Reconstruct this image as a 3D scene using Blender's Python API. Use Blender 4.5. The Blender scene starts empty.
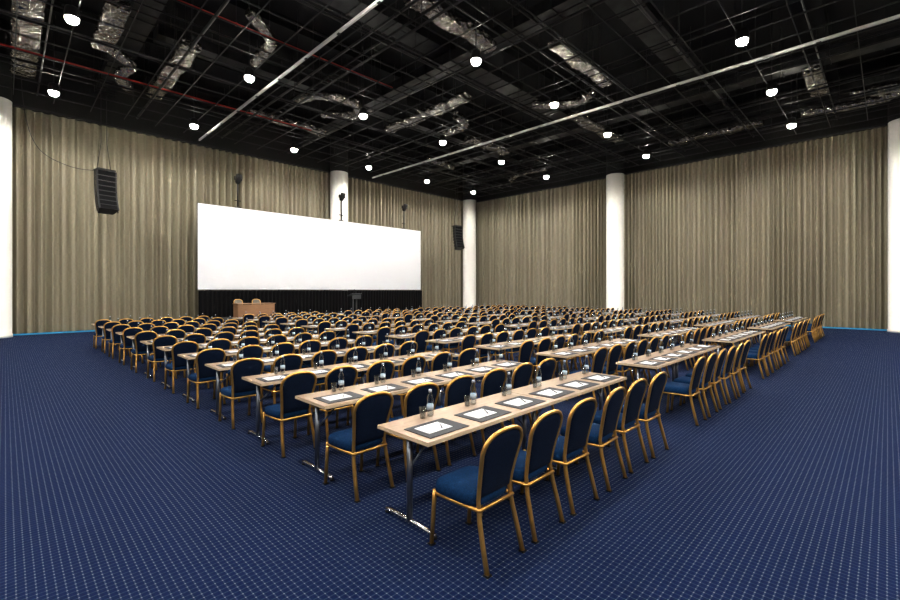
import bpy, math, random
from mathutils import Vector, Matrix
random.seed(7)
C = bpy.context.scene.collection

# ------------------------------------------------------------ materials
def mat(name, col, rough=0.6, metal=0.0, bump=None, emis=None, **kw):
    m = bpy.data.materials.new(name); m.use_nodes = True
    nt = m.node_tree; b = nt.nodes['Principled BSDF']
    b.inputs['Base Color'].default_value = (*col, 1)
    b.inputs['Roughness'].default_value = rough
    b.inputs['Metallic'].default_value = metal
    for k, v in kw.items():
        b.inputs[k.replace('_', ' ')].default_value = v
    if emis:
        b.inputs['Emission Color'].default_value = (*emis[0], 1)
        b.inputs['Emission Strength'].default_value = emis[1]
        m.cycles.emission_sampling = 'NONE'
    if bump:
        tc = nt.nodes.new('ShaderNodeTexCoord'); n = nt.nodes.new('ShaderNodeTexNoise')
        n.inputs['Scale'].default_value = bump[0]; n.inputs['Detail'].default_value = 3
        bp = nt.nodes.new('ShaderNodeBump'); bp.inputs['Strength'].default_value = bump[1]
        bp.inputs['Distance'].default_value = bump[2] if len(bump) > 2 else 0.01
        nt.links.new(tc.outputs['Object'], n.inputs['Vector'])
        nt.links.new(n.outputs['Fac'], bp.inputs['Height'])
        nt.links.new(bp.outputs['Normal'], b.inputs['Normal'])
    return m

def noisecol(m, c1, c2, scale, stretch=(1, 1, 1), coord='Object'):
    nt = m.node_tree; b = nt.nodes['Principled BSDF']
    tc = nt.nodes.new('ShaderNodeTexCoord'); mp = nt.nodes.new('ShaderNodeMapping')
    mp.inputs['Scale'].default_value = stretch
    n = nt.nodes.new('ShaderNodeTexNoise'); n.inputs['Scale'].default_value = scale; n.inputs['Detail'].default_value = 4
    r = nt.nodes.new('ShaderNodeValToRGB')
    r.color_ramp.elements[0].position = 0.3; r.color_ramp.elements[1].position = 0.7
    r.color_ramp.elements[0].color = (*c1, 1); r.color_ramp.elements[1].color = (*c2, 1)
    nt.links.new(tc.outputs[coord], mp.inputs['Vector']); nt.links.new(mp.outputs[0], n.inputs['Vector'])
    nt.links.new(n.outputs['Fac'], r.inputs['Fac']); nt.links.new(r.outputs[0], b.inputs['Base Color'])

M_gold = mat('gold_frame', (0.78, 0.45, 0.13), 0.3, 0.8)
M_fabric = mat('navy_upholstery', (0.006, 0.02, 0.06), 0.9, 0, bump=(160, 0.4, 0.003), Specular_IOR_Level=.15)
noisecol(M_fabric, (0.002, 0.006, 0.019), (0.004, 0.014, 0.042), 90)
M_seat = mat('toplit_seat_fabric', (0.006, 0.03, 0.09), 0.9, 0, bump=(160, 0.4, 0.003), Specular_IOR_Level=.15)  # brighter, bluer copy of the navy upholstery: light from above painted into seats
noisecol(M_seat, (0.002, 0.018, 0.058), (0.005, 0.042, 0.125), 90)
M_black = mat('black_plastic', (0.006, 0.006, 0.007), 0.5)
M_wood = mat('table_laminate', (0.36, 0.25, 0.17), 0.34)
noisecol(M_wood, (0.27, 0.18, 0.118), (0.37, 0.26, 0.175), 6, (1, 14, 1))
M_edge = mat('table_edge', (0.62, 0.49, 0.34), 0.5)
M_under = mat('table_underside', (0.05, 0.04, 0.035), 0.7)
M_steel = mat('leg_steel', (0.22, 0.24, 0.28), 0.35, 0.9)
M_chrome = mat('chrome_foot', (0.75, 0.76, 0.78), 0.2, 1.0)
M_white = mat('column_paint', (0.74, 0.73, 0.70), 0.6, bump=(3, 0.05))
M_wallblk = mat('dark_wall_paint', (0.006, 0.006, 0.006), 0.8, bump=(5, 0.1))
M_ceil = mat('ceiling_paint', (0.003, 0.003, 0.004), 0.9, bump=(2, 0.2))
M_gridm = mat('ceiling_grid_metal', (0.012, 0.012, 0.014), 0.5, 0.3)
M_duct = mat('galvanised_duct', (0.10, 0.10, 0.105), 0.5, 0.5)
noisecol(M_duct, (0.006, 0.006, 0.007), (0.030, 0.030, 0.032), 2)
M_foil = mat('foil_duct', (0.50, 0.48, 0.45), 0.22, 0.97, bump=(3.5, 1.0, 0.25))
M_red = mat('red_pipe', (0.50, 0.03, 0.02), 0.45)
M_tray = mat('track_metal', (0.55, 0.55, 0.55), 0.5, 0.1)
M_screen = mat('projection_screen', (0.66, 0.68, 0.72), 0.9)
M_frame = mat('screen_frame', (0.012, 0.012, 0.012), 0.6)
M_skirt = mat('black_drape', (0.003, 0.003, 0.004), 0.9, Specular_IOR_Level=.2)
M_stage = mat('stage_carpet', (0.015, 0.015, 0.02), 0.9, bump=(60, 0.3))
M_strip = mat('glowing_baseboard', (0.02, 0.18, 0.32), 0.5, emis=((0.03, 0.38, 0.70), 0.22))  # cyan line of light at the curtain foot, put in as weak emission
M_pad = mat('desk_pad_leather', (0.008, 0.010, 0.018), 0.6)
M_paper = mat('paper', (0.74, 0.75, 0.78), 0.8)
M_print = mat('paper_print', (0.25, 0.27, 0.32), 0.8)
M_pen = mat('pen', (0.02, 0.02, 0.03), 0.3)
M_label = mat('bottle_label', (0.50, 0.60, 0.70), 0.6)
M_cap = mat('bottle_cap', (0.55, 0.6, 0.7), 0.5)
M_lens = mat('lamp_lens', (1, 1, 1), 0.4, emis=((1.0, 0.93, 0.80), 250))
M_brown = mat('stage_table_wood', (0.30, 0.17, 0.09), 0.5); noisecol(M_brown, (0.24, 0.13, 0.07), (0.34, 0.19, 0.10), 5, (1, 1, 12))
M_cream = mat('cream_fabric', (0.16, 0.14, 0.11), 0.7)
M_lect = mat('lectern_grey', (0.05, 0.055, 0.06), 0.45)

def clear_mat(name, tint):
    m = bpy.data.materials.new(name); m.use_nodes = True
    nt = m.node_tree; nt.nodes.remove(nt.nodes['Principled BSDF'])
    o = nt.nodes['Material Output']
    t = nt.nodes.new('ShaderNodeBsdfTransparent'); t.inputs[0].default_value = (*tint, 1)
    g = nt.nodes.new('ShaderNodeBsdfGlossy'); g.inputs['Roughness'].default_value = 0.08
    f = nt.nodes.new('ShaderNodeLayerWeight'); f.inputs['Blend'].default_value = 0.35
    mx = nt.nodes.new('ShaderNodeMixShader')
    nt.links.new(f.outputs['Facing'], mx.inputs[0]); nt.links.new(t.outputs[0], mx.inputs[1]); nt.links.new(g.outputs[0], mx.inputs[2])
    nt.links.new(mx.outputs[0], o.inputs[0]); return m
M_glass = clear_mat('clear_glass', (0.80, 0.86, 0.90))

# curtain
M_curt = mat('taupe_curtain', (0.22, 0.19, 0.14), 0.5)
def curt_nodes(m):
    nt = m.node_tree; b = nt.nodes['Principled BSDF']
    tc = nt.nodes.new('ShaderNodeTexCoord'); mp = nt.nodes.new('ShaderNodeMapping')
    mp.inputs['Scale'].default_value = (1, 1, 0.01)
    n = nt.nodes.new('ShaderNodeTexNoise'); n.inputs['Scale'].default_value = 2.0; n.inputs['Detail'].default_value = 3
    r = nt.nodes.new('ShaderNodeValToRGB')
    r.color_ramp.elements[0].position = 0.3; r.color_ramp.elements[0].color = (0.218, 0.194, 0.138, 1)
    r.color_ramp.elements[1].position = 0.7; r.color_ramp.elements[1].color = (0.258, 0.232, 0.168, 1)
    nt.links.new(tc.outputs['Object'], mp.inputs[0]); nt.links.new(mp.outputs[0], n.inputs['Vector'])
    nt.links.new(n.outputs['Fac'], r.inputs['Fac']); nt.links.new(r.outputs[0], b.inputs['Base Color'])
curt_nodes(M_curt)

# carpet: small square grid woven pattern
def carpet():
    m = bpy.data.materials.new('blue_grid_carpet'); m.use_nodes = True
    nt = m.node_tree; b = nt.nodes['Principled BSDF']; N = nt.nodes.new; L = nt.links.new
    g = N('ShaderNodeNewGeometry'); s = N('ShaderNodeSeparateXYZ'); L(g.outputs['Position'], s.inputs[0])
    def mth(op, a, c=None):
        n = N('ShaderNodeMath'); n.operation = op
        for i, v in enumerate((a, c)):
            if v is None: continue
            if isinstance(v, (int, float)): n.inputs[i].default_value = v
            else: L(v, n.inputs[i])
        return n.outputs[0]
    cell = 0.045
    fx = mth('FRACT', mth('DIVIDE', s.outputs[0], cell)); fy = mth('FRACT', mth('DIVIDE', s.outputs[1], cell))
    lx = mth('LESS_THAN', fx, 0.18); ly = mth('LESS_THAN', fy, 0.18)
    line = mth('MAXIMUM', lx, ly); cross = mth('MULTIPLY', lx, ly)
    n2 = N('ShaderNodeTexNoise'); n2.inputs['Scale'].default_value = 60; L(g.outputs['Position'], n2.inputs['Vector'])
    n1 = N('ShaderNodeTexNoise'); n1.inputs['Scale'].default_value = 9; n1.inputs['Detail'].default_value = 2; L(g.outputs['Position'], n1.inputs['Vector'])
    base = N('ShaderNodeMix'); base.data_type = 'RGBA'
    L(n2.outputs['Fac'], base.inputs['Factor'])
    base.inputs[6].default_value = (0.0025, 0.007, 0.030, 1); base.inputs[7].default_value = (0.005, 0.016, 0.074, 1)
    lc = N('ShaderNodeMix'); lc.data_type = 'RGBA'; L(n1.outputs['Fac'], lc.inputs['Factor'])
    lc.inputs[6].default_value = (0.010, 0.025, 0.066, 1); lc.inputs[7].default_value = (0.038, 0.054, 0.094, 1)
    m1 = N('ShaderNodeMix'); m1.data_type = 'RGBA'; L(line, m1.inputs['Factor']); L(base.outputs[2], m1.inputs[6])
    L(lc.outputs[2], m1.inputs[7])
    m2 = N('ShaderNodeMix'); m2.data_type = 'RGBA'; L(cross, m2.inputs['Factor']); L(m1.outputs[2], m2.inputs[6])
    m2.inputs[7].default_value = (0.18, 0.19, 0.20, 1)
    L(m2.outputs[2], b.inputs['Base Color'])
    b.inputs['Roughness'].default_value = 0.95; b.inputs['Specular IOR Level'].default_value = 0.1
    bp = N('ShaderNodeBump'); bp.inputs['Strength'].default_value = 0.5; bp.inputs['Distance'].default_value = 0.004
    L(mth('ADD', line, n2.outputs['Fac']), bp.inputs['Height']); L(bp.outputs[0], b.inputs['Normal'])
    return m
M_carpet = carpet()

# ------------------------------------------------------------ mesh builder
class MB:
    def __init__(s): s.v = []; s.f = []; s.m = []; s.sm = []; s.mats = []
    def mi(s, m):
        if m not in s.mats: s.mats.append(m)
        return s.mats.index(m)
    def add(s, vs, fs, m, smooth=False, M=None):
        o = len(s.v); k = s.mi(m)
        for p in vs:
            p = Vector(p)
            if M is not None: p = M @ p
            s.v.append(tuple(p))
        for f in fs: s.f.append(tuple(o + i for i in f)); s.m.append(k); s.sm.append(smooth)
    def box(s, c, d, m, M=None):
        x, y, z = c; a, b, e = d[0]/2, d[1]/2, d[2]/2
        vs = [(x+i*a, y+j*b, z+k*e) for k in (-1, 1) for j in (-1, 1) for i in (-1, 1)]
        s.add(vs, [(0,2,3,1),(4,5,7,6),(0,1,5,4),(2,6,7,3),(0,4,6,2),(1,3,7,5)], m, False, M)
    def tube(s, path, r, m, n=8, M=None, smooth=True, flat=1.0, radf=None):
        path = [Vector(p) for p in path]; vs = []; fs = []
        t0 = (path[1]-path[0]).normalized()
        up = Vector((0, 0, 1)) if abs(t0.z) < 0.9 else Vector((1, 0, 0))
        nrm = (up - t0*up.dot(t0)).normalized()
        for i, p in enumerate(path):
            if i == 0: t = t0
            elif i == len(path)-1: t = (p-path[i-1]).normalized()
            else: t = ((path[i+1]-p).normalized()+(p-path[i-1]).normalized()).normalized()
            nrm = (nrm - t*nrm.dot(t)).normalized(); bi = t.cross(nrm)
            rr = r*(radf(i) if radf else 1)
            for k in range(n):
                a = 2*math.pi*(k+.5)/n
                vs.append(p + nrm*math.cos(a)*rr + bi*math.sin(a)*rr*flat)
        for i in range(len(path)-1):
            for k in range(n):
                a = i*n+k; b = i*n+(k+1) % n
                fs.append((a, b, b+n, a+n))
        fs.append(tuple(range(n-1, -1, -1))); e = (len(path)-1)*n; fs.append(tuple(range(e, e+n)))
        s.add(vs, fs, m, smooth, M)
    def lathe(s, prof, m, n=16, M=None, smooth=True, c=(0, 0, 0)):
        vs = []; fs = []
        for r, z in prof:
            for k in range(n):
                a = 2*math.pi*k/n; vs.append((c[0]+r*math.cos(a), c[1]+r*math.sin(a), c[2]+z))
        for i in range(len(prof)-1):
            for k in range(n):
                a = i*n+k; b = i*n+(k+1) % n; fs.append((a, b, b+n, a+n))
        fs.append(tuple(range(n-1, -1, -1))); e = (len(prof)-1)*n; fs.append(tuple(range(e, e+n)))
        s.add(vs, fs, m, smooth, M)
    def mesh(s, name):
        me = bpy.data.meshes.new(name); me.from_pydata(s.v, [], s.f)
        for m in s.mats: me.materials.append(m)
        me.polygons.foreach_set('material_index', s.m); me.polygons.foreach_set('use_smooth', s.sm)
        me.update(); return me
def obj(name, me, loc=(0, 0, 0), rz=0, parent=None):
    if isinstance(me, MB): me = me.mesh(name)
    o = bpy.data.objects.new(name, me); o.location = loc; o.rotation_euler = (0, 0, rz)
    C.objects.link(o)
    if parent: o.parent = parent
    return o
def smooth_path(pts, sub=6):
    P = [Vector(p) for p in pts]; P = [P[0]*2-P[1]] + P + [P[-1]*2-P[-2]]; out = []
    for i in range(1, len(P)-2):
        for k in range(sub):
            t = k/sub; a, b, c, d = P[i-1:i+3]
            out.append(0.5*((2*b)+(c-a)*t+(2*a-5*b+4*c-d)*t*t+(3*b-a-3*c+d)*t**3))
    out.append(P[-2]); return out

# ------------------------------------------------------------ room shell
XW, YW, X0, Y0, HC, HT = 29.3, 26.2, -12.0, -11.0, 12.6, 9.6
def slab(name, c, d, m):
    b = MB(); b.box((0, 0, 0), d, m); return obj(name, b, c)
cx, cy = (XW+X0)/2, (YW+Y0)/2; LX, LY = XW-X0, YW-Y0
slab('floor', (cx, cy, -0.1), (LX+1, LY+1, 0.2), M_carpet)
slab('ceiling', (cx, cy, HC+0.1), (LX+1, LY+1, 0.2), M_ceil)
M_sidewall = mat('side_wall_paint', (0.16, 0.14, 0.11), 0.8, bump=(5, 0.1))
slab('wall_back', (cx, YW+0.3, HC/2), (LX+.4, 0.2, HC), M_wallblk)
slab('wall_right', (XW+0.3, cy, HC/2), (0.2, LY+.3, HC), M_wallblk)
slab('wall_left', (X0-0.1, cy, HC/2), (0.2, LY, HC), M_sidewall)
slab('wall_front', (cx, Y0-0.1, HC/2), (LX, 0.2, HC), M_sidewall)

def curtain(name, a, b, horiz, fixed, sgn, seed):
    rnd = random.Random(seed); n = int((b-a)/0.022); zs = [0.06, 0.6, 2.5, 5, 7.5, 9.1, HT]
    vs = []; ph = 0; prof = []
    w = 0.28; amp = 0.11
    for i in range(n+1):
        t = a+(b-a)*i/n
        w += rnd.uniform(-.010, .010); w = min(.42, max(.20, w))
        amp += rnd.uniform(-.008, .008); amp = min(.17, max(.075, amp))
        ph += 2*math.pi*(b-a)/n/w
        prof.append((t, ph, amp))
    for zi, z in enumerate(zs):
        for t, p, am in prof:
            k = 1.0+0.10*math.sin(z*0.9+t*2.1)
            if z > 9.3: k *= 0.75
            f = math.sin(p+0.12*math.sin(z*.5+t))
            f = 1-2*((1-f)/2)**1.3
            off = -am*k*(f + 0.2*math.sin(2.3*p+1+0.2*z))
            q = fixed-sgn*0.12+off
            vs.append((t, q, z) if horiz else (q, t, z))
    fs = []
    for zi in range(len(zs)-1):
        for i in range(n):
            A = zi*(n+1)+i; fs.append((A, A+1, A+n+2, A+n+1))
    bld = MB(); bld.add(vs, fs, M_curt, True)
    return obj(name, bld)
curtain('curtain', -5.0, XW-0.3, True, YW+.05, 1, 3)
curtain('curtain', -6.5, YW-0.3, False, XW+.05, 1, 5)
b = MB(); b.box(((XW-5)/2-.2, YW-.12, HT+.06), (XW+4.5, .28, .1), M_gridm); b.box((XW-.12, (YW-6.5)/2-.2, HT+.06), (.28, YW+6.0, .1), M_gridm)
obj('curtain_rail', b)
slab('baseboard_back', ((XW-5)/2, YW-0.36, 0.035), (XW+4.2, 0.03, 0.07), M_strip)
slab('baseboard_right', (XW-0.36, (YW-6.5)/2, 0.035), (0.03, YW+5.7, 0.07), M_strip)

for (x, y) in [(28.4, 12.8), (27.8, 25.25), (15.25, 25.25), (-0.35, 25.25), (28.4, -0.55)]:
    b = MB(); R = .56
    b.lathe([(R+.02, 0), (R+.02, .12), (R, .13), (R, HT-.1)], M_white, 40)
    b.lathe([(R, HT-.1), (R, HC)], M_wallblk, 40)
    obj('column', b, (x, y, 0))

# ------------------------------------------------------------ ceiling services
rods = MB()
def rod(x, y, z, r=.01): rods.tube([(x, y, z), (x, y, HC)], r, M_gridm, 4)
b = MB(); zg = 9.62
xs = [1.3+.12+4.75*k/4 for k in range(-10, 24)]
ys = [3.1+.12+6.42*k/5 for k in range(-10, 18)]
gx1, gy1 = 27.7, 24.6
for xx in xs:
    if X0 < xx < gx1: b.box((xx, (Y0+gy1)/2, zg), (.022, gy1-Y0-.2, .04), M_gridm)
for yy in ys:
    if Y0 < yy < gy1: b.box(((X0+gx1)/2, yy, zg), (gx1-X0-.2, .022, .04), M_gridm)
for xx in xs[::4]:
    for yy in ys[::5]:
        if X0 < xx < gx1 and Y0 < yy < gy1: rod(xx, yy, zg)
obj('suspended_grid', b)
for xx in (6.93, 17.5):
    b = MB(); b.box((0, 0, 0), (.06, 34.5, .09), M_tray)
    for yy in range(-8, 9): b.box((0, yy*2, -.05), (.075, .12, .02), M_gridm)
    obj('lighting_track', b, (xx, 7.5, 9.50))
for yy in range(-9, 26, 5):
    b = MB(); b.box((0, 0, .2), (LX-.1, .25, .04), M_ceil); b.box((0, 0, -.2), (LX-.1, .25, .04), M_ceil); b.box((0, 0, 0), (LX-.1, .04, .4), M_ceil); obj('roof_beam', b, (cx, yy+.8, HC-.25))

def rduct(p0, p1, w, h, z, m=M_duct):
    b = MB(); d = Vector((p1[0]-p0[0], p1[1]-p0[1], 0)); L = d.length; a = math.atan2(d.y, d.x)
    M = Matrix.Translation((p0[0], p0[1], z)) @ Matrix.Rotation(a, 4, 'Z')
    b.box((L/2, 0, 0), (L, w, h), m, M)
    k = 0.6
    while k < L:
        b.box((k, 0, 0), (.04, w+.07, h+.07), m, M)
        for s in (-1, 1):
            q = M @ Vector((k, s*(w/2+.06), 0)); rod(q.x, q.y, z)
        k += 1.5
    obj('ventilation_duct', b)
rduct((0.2, 12.8), (27.6, 12.8), 0.9, .4, 11.6)
rduct((4.0, 19.6), (28.6, 19.6), 0.8, .4, 11.6)
rduct((7, 6.2), (28.6, 6.2), 0.9, .4, 11.6)
rduct((3.2, 8), (3.2, 25.6), .7, .4, 11.05)
rduct((12.6, -2), (12.6, 25.6), .7, .4, 11.05)
rduct((22.6, -8), (22.6, 25.6), .8, .4, 11.05)
rduct((4.6, 24.6), (24, 24.6), .6, .35, 11.6)
rduct((27.2, -8), (27.2, 24), .6, .4, 11.05)

def wrapped(p0, p1, w, h):
    """foil-insulated duct, bulging between straps"""
    rnd = random.Random(int(p0[0]*7+p0[1]*3)); b = MB()
    A, B = Vector(p0), Vector(p1); d = B-A; L = d.length; n = max(8, int(L/.12)); M = Matrix.Translation(A) @ d.to_track_quat('X', 'Z').to_matrix().to_4x4()
    vs = []; K = 20
    for i in range(n+1):
        s = 1+.06*abs(math.sin(math.pi*i*L/n/.9))
        for k in range(K):
            a = 2*math.pi*k/K; c, t = math.cos(a), math.sin(a)
            j = 1+rnd.uniform(-.05, .05)
            vs.append((L*i/n, .5*w*s*j*math.copysign(abs(c)**.5, c), .5*h*s*j*math.copysign(abs(t)**.5, t)+.05*math.sin(i*.35)))
    fs = [(i*K+k, i*K+(k+1) % K, (i+1)*K+(k+1) % K, (i+1)*K+k) for i in range(n) for k in range(K)]
    fs.append(tuple(range(K-1, -1, -1))); fs.append(tuple(range(n*K, n*K+K)))
    b.add(vs, fs, M_foil, False, M); obj('foil_wrapped_duct', b)
    for k in (.15, .5, .85):
        q = A+d*k; rod(q.x, q.y, q.z)
wrapped((2.4, 16.3, 10.45), (2.4, 19.6, 10.45), .6, .3)
wrapped((4.6, 17.2, 10.45), (4.6, 22.8, 10.45), .6, .3)
wrapped((0.5, 17.5, 10.45), (0.5, 24.2, 10.45), .7, .3)
wrapped((8.3, 9.9, 10.45), (12.0, 9.9, 10.45), .55, .3)
wrapped((14.4, 13.2, 10.45), (14.4, 18.9, 10.45), .6, .3)
wrapped((13.4, 8.2, 10.45), (17.4, 8.2, 10.45), .5, .3)
wrapped((19.5, 10.9, 10.45), (24.6, 10.9, 10.45), .6, .3)
wrapped((18.4, 16.8, 10.45), (21.8, 16.8, 10.45), .6, .3)
wrapped((22.0, 2.1, 10.45), (25.0, 2.1, 10.45), .6, .3)
wrapped((27.2, 4.5, 10.45), (27.2, 9.0, 10.45), .6, .3)
wrapped((8.2, 21.7, 10.45), (12.2, 21.7, 10.45), .5, .3)

def fduct(pts, r=.2):
    p = smooth_path(pts, 14); rnd = random.Random(len(pts)+int(pts[0][0]*10)); b = MB()
    b.tube(p, r, M_foil, 14, radf=lambda i: (1.0 if i % 2 else .88)+rnd.uniform(-.08, .08), smooth=False)
    for i in range(0, len(p), 12): rod(p[i].x, p[i].y, p[i].z)
    obj('flexible_duct', b)
fduct([(2.7, 19.9, 10.6), (3.4, 20.6, 10.5), (3.2, 21.6, 10.4), (3.7, 23.0, 10.5)], .2)
fduct([(9.4, 19.4, 10.6), (9.6, 17.6, 10.4), (11.2, 17.2, 10.4), (11.9, 18.4, 10.4), (11.0, 19.8, 10.6)], .22)
fduct([(15.4, 14.9, 10.4), (16.6, 15.4, 10.4), (17.0, 17.2, 10.5)], .22)
fduct([(17.8, 9.0, 10.4), (18.2, 10.2, 10.4), (17.4, 11.8, 10.6)], .2)
fduct([(27.2, 3.0, 10.5), (27.5, .6, 10.4), (26.4, -.6, 10.4), (26.2, 1.2, 10.5)], .24)
fduct([(26.8, 17, 10.5), (26.4, 19, 10.4), (27.4, 20.6, 10.4)], .22)
fduct([(19.6, 21.6, 10.6), (20.6, 21.2, 10.4), (22.0, 21.6, 10.5)], .22)
fduct([(5.4, 14.2, 10.6), (6.4, 15.0, 10.4), (6.6, 17.0, 10.5)], .2)

def pipe(name, p0, p1, r, m, step=5):
    b = MB(); c = (Vector(p0)+Vector(p1))/2; d = Vector(p1)-Vector(p0)
    b.tube([-d/2, d/2], r, m, 8)
    k = 1.0
    while k < d.length:
        q = Vector(p0)+d.normalized()*k; rod(q.x, q.y, q.z)
        b.lathe([(r*1.35, -.02), (r*1.35, .02)], m, 8, Matrix.Translation(q-c) @ d.to_track_quat('Z', 'Y').to_matrix().to_4x4()); k += step
    obj(name, b, c)
for yy, m in ((14.2, M_red), (20.9, M_red), (7.6, M_duct)): pipe('sprinkler_pipe', (-6, yy, 10.05), (27.7 if yy < 14 else 11, yy, 10.05), .04, m)
for k in range(9):
    xx = -2.6+3.6*k+random.uniform(-.4, .4); pipe('conduit_pipe', (xx, -9, 9.76), (xx, 24.4, 9.76), random.choice([.025, .035, .045]), M_duct, 6)
for k in range(8):
    yy = -1.6+3.3*k; pipe('conduit_pipe', (-9, yy, 9.93), (27.6, yy, 9.93), random.choice([.025, .035, .045]), M_duct, 6)
for xx in (9.0, 25.6, -1.2):
    b = MB()
    for s in (-.18, .18): b.box((s, 0, 0), (.03, 33.5, .08), M_duct)
    for i in range(66): b.box((0, -16.4+i*.5, -.02), (.36, .03, .02), M_duct)
    for yy in range(-9, 24, 4): rod(xx+.18, yy, 10.15)
    obj('cable_tray', b, (xx, 7.4, 10.17))
obj('hanger_rods', rods)

# downlights
b = MB()
b.lathe([(.06, .34), (.14, .30), (.16, .24), (.18, .02), (.18, .0), (.165, 0)], M_black, 24)
b.lathe([(.02, -.15), (.06, -.145), (.11, -.12), (.145, -.07), (.16, .01)], M_lens, 24)
b.tube([(0, 0, .3), (0, 0, HC-9.37)], .02, M_gridm, 6)
b.box((0, 0, .28), (.42, .03, .03), M_gridm)
dl = b.mesh('downlight')
LD = bpy.data.lights.new('lamp', 'SPOT'); LD.energy = 520; LD.color = (1, .965, .90); LD.shadow_soft_size = .10
LD.spot_size = math.radians(176); LD.spot_blend = .4
LG = bpy.data.lights.new('lamp_glow', 'POINT'); LG.energy = 30; LG.color = (1, .955, .885); LG.shadow_soft_size = .10
for i in range(-2, 6):
    for j in range(-2, 4):
        xx, yy = 1.3+4.75*i, 3.1+6.42*j
        o = obj('downlight', dl, (xx, yy, 9.37))
        for D in (LD, LG):
            l = bpy.data.objects.new(D.name, D); l.location = (0, 0, -.27); C.objects.link(l); l.parent = o

# ------------------------------------------------------------ screen, stage
b = MB()
SX0, SX1, SZ0, SZ1, SY = 6.82, 21.72, 1.93, 6.28, 24.8
b.box(((SX0+SX1)/2, SY-.17, (SZ0+SZ1)/2), (SX1-SX0, .03, SZ1-SZ0), M_screen)
for xx in (SX0, SX1): b.box((xx, SY-.15, (SZ0+SZ1)/2), (.04, .06, SZ1-SZ0+.04), M_frame)
for zz in (SZ0, SZ1): b.box(((SX0+SX1)/2, SY-.15, zz), (SX1-SX0+.04, .06, .04), M_frame)
for xx in (SX0+.6, 11, 13.9, 18, SX1-.6):
    b.box((xx, SY-.11, SZ1/2+.26), (.08, .05, SZ1-.5), M_frame)
    b.box((xx, SY-.12, .51), (.3, .2, .02), M_frame)
obj('projection_screen', b)
vs = []; n = 700
for z in (.5, 1.88):
    for i in range(n+1):
        t = SX0+(SX1-SX0)*i/n; vs.append((t, SY-.30+.035*math.sin(t*2*math.pi/.22), z))
b = MB(); b.add(vs, [(i, i+1, i+n+2, i+n+1) for i in range(n)], M_skirt, True)
b.box(((SX0+SX1)/2, SY-.27, 1.87), (SX1-SX0, .05, .04), M_frame)
obj('stage_drape', b)
b = MB(); b.box((14.3, 22.98, .48), (15.2, 3.4, .04), M_stage)
for i in range(16):
    b.box((14.3-7.55+.02+i*15.06/15, 21.4, .23), (.04, .06, .46), M_frame)
b.box((14.3, 21.36, .23), (15.1, .03, .46), M_skirt); b.box((6.75, 23.0, .23), (.03, 3.3, .46), M_skirt); b.box((21.85, 23.0, .23), (.03, 3.3, .46), M_skirt)
obj('stage', b)
b = MB(); b.box((0, 0, .735), (1.85, .7, .03), M_brown); b.box((0, -.3, .40), (1.75, .02, .6), M_brown)
for s in (-.88, .88): b.box((s, 0, .36), (.03, .6, .72), M_brown)
obj('panel_table', b, (8.75, 22.4, .5))

# ------------------------------------------------------------ banquet chair
def build_chair(mf, ms, mg):
    b = MB()
    zb, zt, W = .79, .93, .212
    def yc(z):
        return -.185 - .11*max(0, (z-.45)/.48)**1.3
    side = [(.455, .172), (.55, .178), (.65, .190), (.74, .204)]
    L = [(-w, z) for z, w in side]
    for k in range(13):
        a = math.pi*(1-k/12); c, s_ = math.cos(a), math.sin(a)
        L.append((W*math.copysign(abs(c)**.8, c), zb+(zt-zb)*abs(s_)**.85))
    L += [(w, z) for z, w in reversed(side)]
    frame = [(-.198, -.285, .0), (-.192, -.245, .16), (-.182, -.205, .32)] + [(x, yc(z), z) for x, z in L] + [(.182, -.205, .32), (.192, -.245, .16), (.198, -.285, .0)]
    b.tube(frame, .0155, mg, 8, radf=lambda i: 1.0 if 2 < i < len(frame)-3 else 1.15)
    rings = [1.0, .93, .80, .5, .2]; off = [0, .016, .024, .028, .028]
    out = [(x*.96, .68+(z-.68)*.965) for x, z in L]; n = len(out)
    for sg in (1, -1):
        vs = []; fs = []
        for s_, o in zip(rings, off):
            for x, z in out:
                X, Z = x*s_, .68+(z-.68)*s_
                vs.append((X, yc(Z)+sg*o*(1 if sg > 0 else .7), Z))
        for r in range(len(rings)-1):
            for k in range(n):
                a, c = r*n+k, r*n+(k+1) % n
                q = (a, c, c+n, a+n); fs.append(q if sg < 0 else q[::-1])
        e = (len(rings)-1)*n; q = tuple(range(e, e+n)); fs.append(q if sg < 0 else q[::-1])
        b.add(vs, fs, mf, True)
    n = 28
    def ring(s_, z):
        o = []
        for k in range(n):
            a = 2*math.pi*k/n; c, t = math.cos(a), math.sin(a)
            X = .215*math.copysign(abs(c)**.42, c); Y = .215*math.copysign(abs(t)**.42, t)
            X *= (1.0 + .05*(Y/.215))
            o.append((X*s_, .03+Y*s_, z))
        return o
    vs = []; fs = []
    prof = [(.93, .400), (.99, .410), (1.0, .44), (.985, .467), (.93, .485), (.75, .497), (.4, .503)]
    for s_, z in prof: vs += ring(s_, z)
    for r in range(len(prof)-1):
        for k in range(n):
            a, c = r*n+k, r*n+(k+1) % n; fs.append((a, c, c+n, a+n))
    fs.append(tuple(range(n-1, -1, -1))); e = (len(prof)-1)*n; fs.append(tuple(range(e, e+n)))
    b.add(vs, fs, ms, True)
    for s_ in (-1, 1):
        b.tube([(s_*.184, -.205, .395), (s_*.20, .0, .395), (s_*.205, .2, .395)], .013, mg, 6)
        b.tube([(s_*.200, .215, .415), (s_*.203, .222, .3), (s_*.205, .245, 0)], .0165, mg, 8)
        b.box((s_*.198, -.285, .006), (.042, .042, .012), M_black); b.box((s_*.205, .245, .006), (.042, .042, .012), M_black)
    b.tube([(-.2, .21, .395), (.2, .21, .395)], .013, mg, 6)
    b.tube([(-.19, -.205, .395), (.19, -.205, .395)], .013, mg, 6)
    return b
ch = build_chair(M_fabric, M_seat, M_gold).mesh('banquet_chair')

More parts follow.
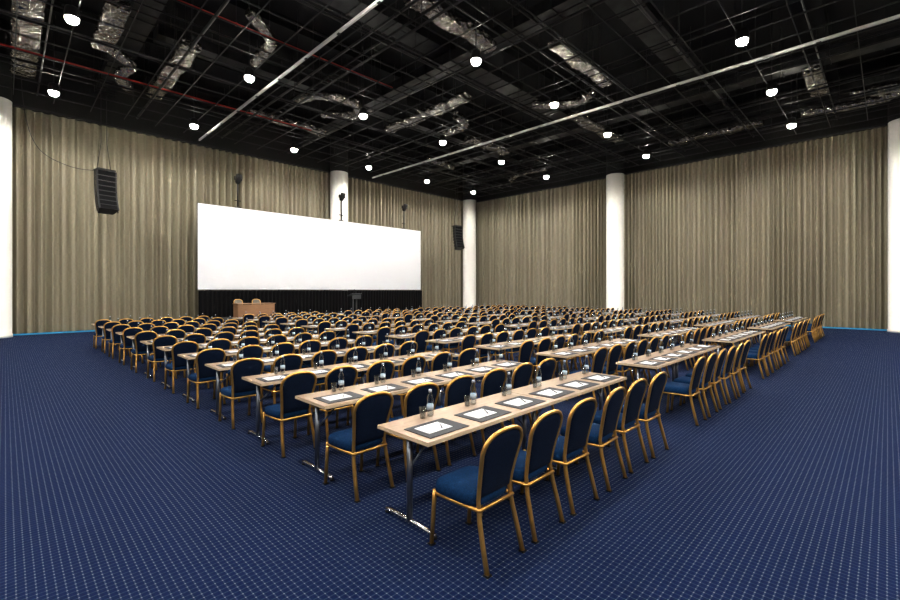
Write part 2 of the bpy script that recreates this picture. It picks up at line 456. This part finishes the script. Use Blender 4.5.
# ------------------------------------------------------------ conference table
TL, TW = 1.755, .63
b = MB()
b.box((0, 0, .7495), (TL-.006, TW-.004, .003), M_wood)
b.box((0, 0, .735), (TL-.004, TW, .026), M_edge)
b.box((0, 0, .7195), (TL-.05, TW-.05, .006), M_under)
b.box((0, 0, .695), (TL-.2, .05, .045), M_under)
for s in (-1, 1):
    lx = s*(TL/2-.09)
    b.tube([(lx, 0, .03), (lx, 0, .715)], .024, M_steel, 12, flat=1.0)
    b.tube([(lx, -.30, .022), (lx, -.26, .03), (lx, 0, .036), (lx, .26, .03), (lx, .30, .022)], .018, M_chrome, 8)
    b.box((lx, 0, .70), (.05, .5, .03), M_under)
    for t in (-.29, .29): b.lathe([(.02, 0), (.02, .018)], M_black, 10, c=(lx, t, 0))
    b.tube([(lx, 0, .45), (lx-s*.28, 0, .69)], .009, M_steel, 6)
tb = b.mesh('conference_table')

pads, papers, pens, bottles, glasses = MB(), MB(), MB(), MB(), MB()
rnd = random.Random(11)
NR, NB, PITCH, RS = 12, 5, 4.56, 1.475
for r in range(NR):
    yt = 2.73+RS*r; xo = 2.20-.012*r
    for k in range(NB):
        bx = xo+PITCH*k
        for t in range(2):
            obj('conference_table', tb, (bx+TL*(t+.5), yt+rnd.uniform(-.006, .006), 0))
        for c in range(6):
            xc = bx+.215+.583*c+rnd.uniform(-.02, .02)
            yc_ = yt-.570+rnd.uniform(-.015, .01)
            obj('banquet_chair', ch, (xc, yc_, 0), rnd.uniform(-.04, .04))
            M = Matrix.Translation((bx+.30+.582*c, yt-.10, .751)) @ Matrix.Rotation(rnd.uniform(-.03, .03), 4, 'Z')
            pads.box((0, 0, .003), (.44, .32, .005), M_pad, M)
            papers.box((-.03, .01, .0075), (.26, .18, .004), M_paper, M)
            papers.box((-.05, .065, .0098), (.14, .012, .0005), M_print, M)
            papers.box((-.05, .035, .0098), (.18, .006, .0005), M_print, M)
            pens.tube([(.0, -.06, .014), (.08, .05, .014)], .0045, M_pen, 6, M)
            Mb = Matrix.Translation((bx+.30+.582*c+.20, yt+.20, .751)); n = 10
            bottles.lathe([(.028, 0), (.031, .01), (.031, .15), (.026, .175), (.013, .205), (.013, .222)], M_glass, n, Mb)
            bottles.lathe([(.0318, .06), (.0318, .105)], M_label, n, Mb)
            bottles.lathe([(.015, .215), (.015, .238)], M_cap, n, Mb)
            Mg = Matrix.Translation((bx+.30+.582*c+.10, yt+.19, .751))
            glasses.lathe([(.024, 0), (.032, .10), (.0315, .10), (.0235, .004)], M_glass, n, Mg)
obj('desk_pads', pads); obj('notepads', papers); obj('pens', pens); obj('water_bottles', bottles); obj('drinking_glasses', glasses)

ch2 = build_chair(M_cream, M_cream, M_gold).mesh('stage_chair')
for xx in (8.3, 9.2): obj('stage_chair', ch2, (xx, 23.05, .502), math.pi)
# lectern
b = MB()
b.box((0, 0, .02), (.6, .5, .04), M_lect)
b.box((-.12, 0, .55), (.05, .1, 1.05), M_lect); b.box((.12, 0, .55), (.05, .1, 1.05), M_lect)
b.box((0, 0, 0), (.7, .5, .035), M_lect, Matrix.Translation((0, 0, 1.13)) @ Matrix.Rotation(-.25, 4, 'X'))
b.box((0, -.2, 1.0), (.62, .03, .26), M_lect)
b.tube([(0.1, .1, 1.13), (.1, .12, 1.3), (.1, .2, 1.42)], .008, M_black, 6); b.lathe([(.012, 0), (.02, .02), (.02, .05), (.01, .06)], M_black, 8, c=(.1, .2, 1.4))
obj('lectern', b, (14.9, 22.9, .5))

# ------------------------------------------------------------ line array speakers
def line_array(loc, rz):
    b = MB(); M0 = Matrix.Rotation(rz, 4, 'Z')
    b.box((0, 0.05, 1.02), (.62, .6, .05), M_frame, M0)
    p = Vector((0, 0, .98))
    for k in range(8):
        a = math.radians([0, 1, 3, 6, 10, 15, 20, 26][k]); h = .225
        M = M0 @ Matrix.Translation(p) @ Matrix.Rotation(-a, 4, 'X')
        vs = [(-.36, -.2, 0), (.36, -.2, 0), (.27, .26, -.035), (-.27, .26, -.035), (-.36, -.2, -h+.012), (.36, -.2, -h+.012), (.27, .26, -h+.045), (-.27, .26, -h+.045)]
        b.add(vs, [(0, 1, 2, 3), (7, 6, 5, 4), (0, 4, 5, 1), (1, 5, 6, 2), (2, 6, 7, 3), (3, 7, 4, 0)], M_black, False, M)
        b.box((0, -.205, -h/2), (.60, .012, h*.75), M_skirt, M)
        for s in (-.365, .365): b.box((s, .0, -h/2), (.02, .08, h), M_frame, M)
        p = p + Matrix.Rotation(-a, 3, 'X') @ Vector((0, 0, -h))
    for s in (-.25, .25): b.tube([M0 @ Vector((s, .1, 1.02)), M0 @ Vector((s*.4, .1, 2.2)), M0 @ Vector((s*.4, .1, HC-.01-loc[2]))], .012, M_frame, 5)
    obj('line_array_speaker', b, loc)
line_array((3.0, 23.7, 5.98), .2)
line_array((24.7, 23.7, 5.85), -.2)
b = MB(); b.tube(smooth_path([(3.0, 24.1, 7.03), (1.9, 24.4, 7.1), (.9, 24.5, 7.75), (.5, 24.6, 9.6), (.45, 24.6, HC-.01)], 8), .013, M_frame, 6); obj('speaker_cable', b)

for xx in (8.75, 15.05, 20.15):
    b = MB()
    b.tube([(0, 0, -.12), (0, 0, 1.6)], .04, M_frame, 8)
    b.tube([(-.16, 0, .25), (.16, 0, .25)], .025, M_frame, 8)
    b.box((0, 0, -.1), (.3, .08, .04), M_frame)
    M = Matrix.Translation((0, -.10, 1.40)) @ Matrix.Rotation(math.radians(35), 4, 'X')
    b.lathe([(.10, -.26), (.14, -.16), (.15, .22), (.13, .24)], M_black, 14, M)
    b.box((0, 0, 1.5), (.36, .05, .05), M_black)
    for s in (-.18, .18): b.box((s, -.06, 1.42), (.02, .16, .2), M_black)
    obj('stage_spotlight', b, (xx, 24.64, 6.42))

# ------------------------------------------------------------ world, camera
w = bpy.data.worlds.new('world'); bpy.context.scene.world = w; w.use_nodes = True
w.node_tree.nodes['Background'].inputs[0].default_value = (0.02, 0.02, 0.025, 1)
w.node_tree.nodes['Background'].inputs[1].default_value = 0.3
cd = bpy.data.cameras.new('camera'); cam = bpy.data.objects.new('camera', cd); C.objects.link(cam)
cam.location = (0, 0, 1.88)
th = math.atan2(438, 441.5)
fwd = Vector((math.cos(th), math.sin(th), 0)); cam.rotation_euler = fwd.to_track_quat('-Z', 'Y').to_euler()
cd.sensor_width = 36; cd.lens = 441.5/900*36; cd.shift_y = -9.5/900; cd.clip_end = 200
bpy.context.scene.camera = cam
vs = bpy.context.scene.view_settings
vs.view_transform = 'Standard'; vs.look = 'None'; vs.exposure = 0; vs.gamma = 0.86
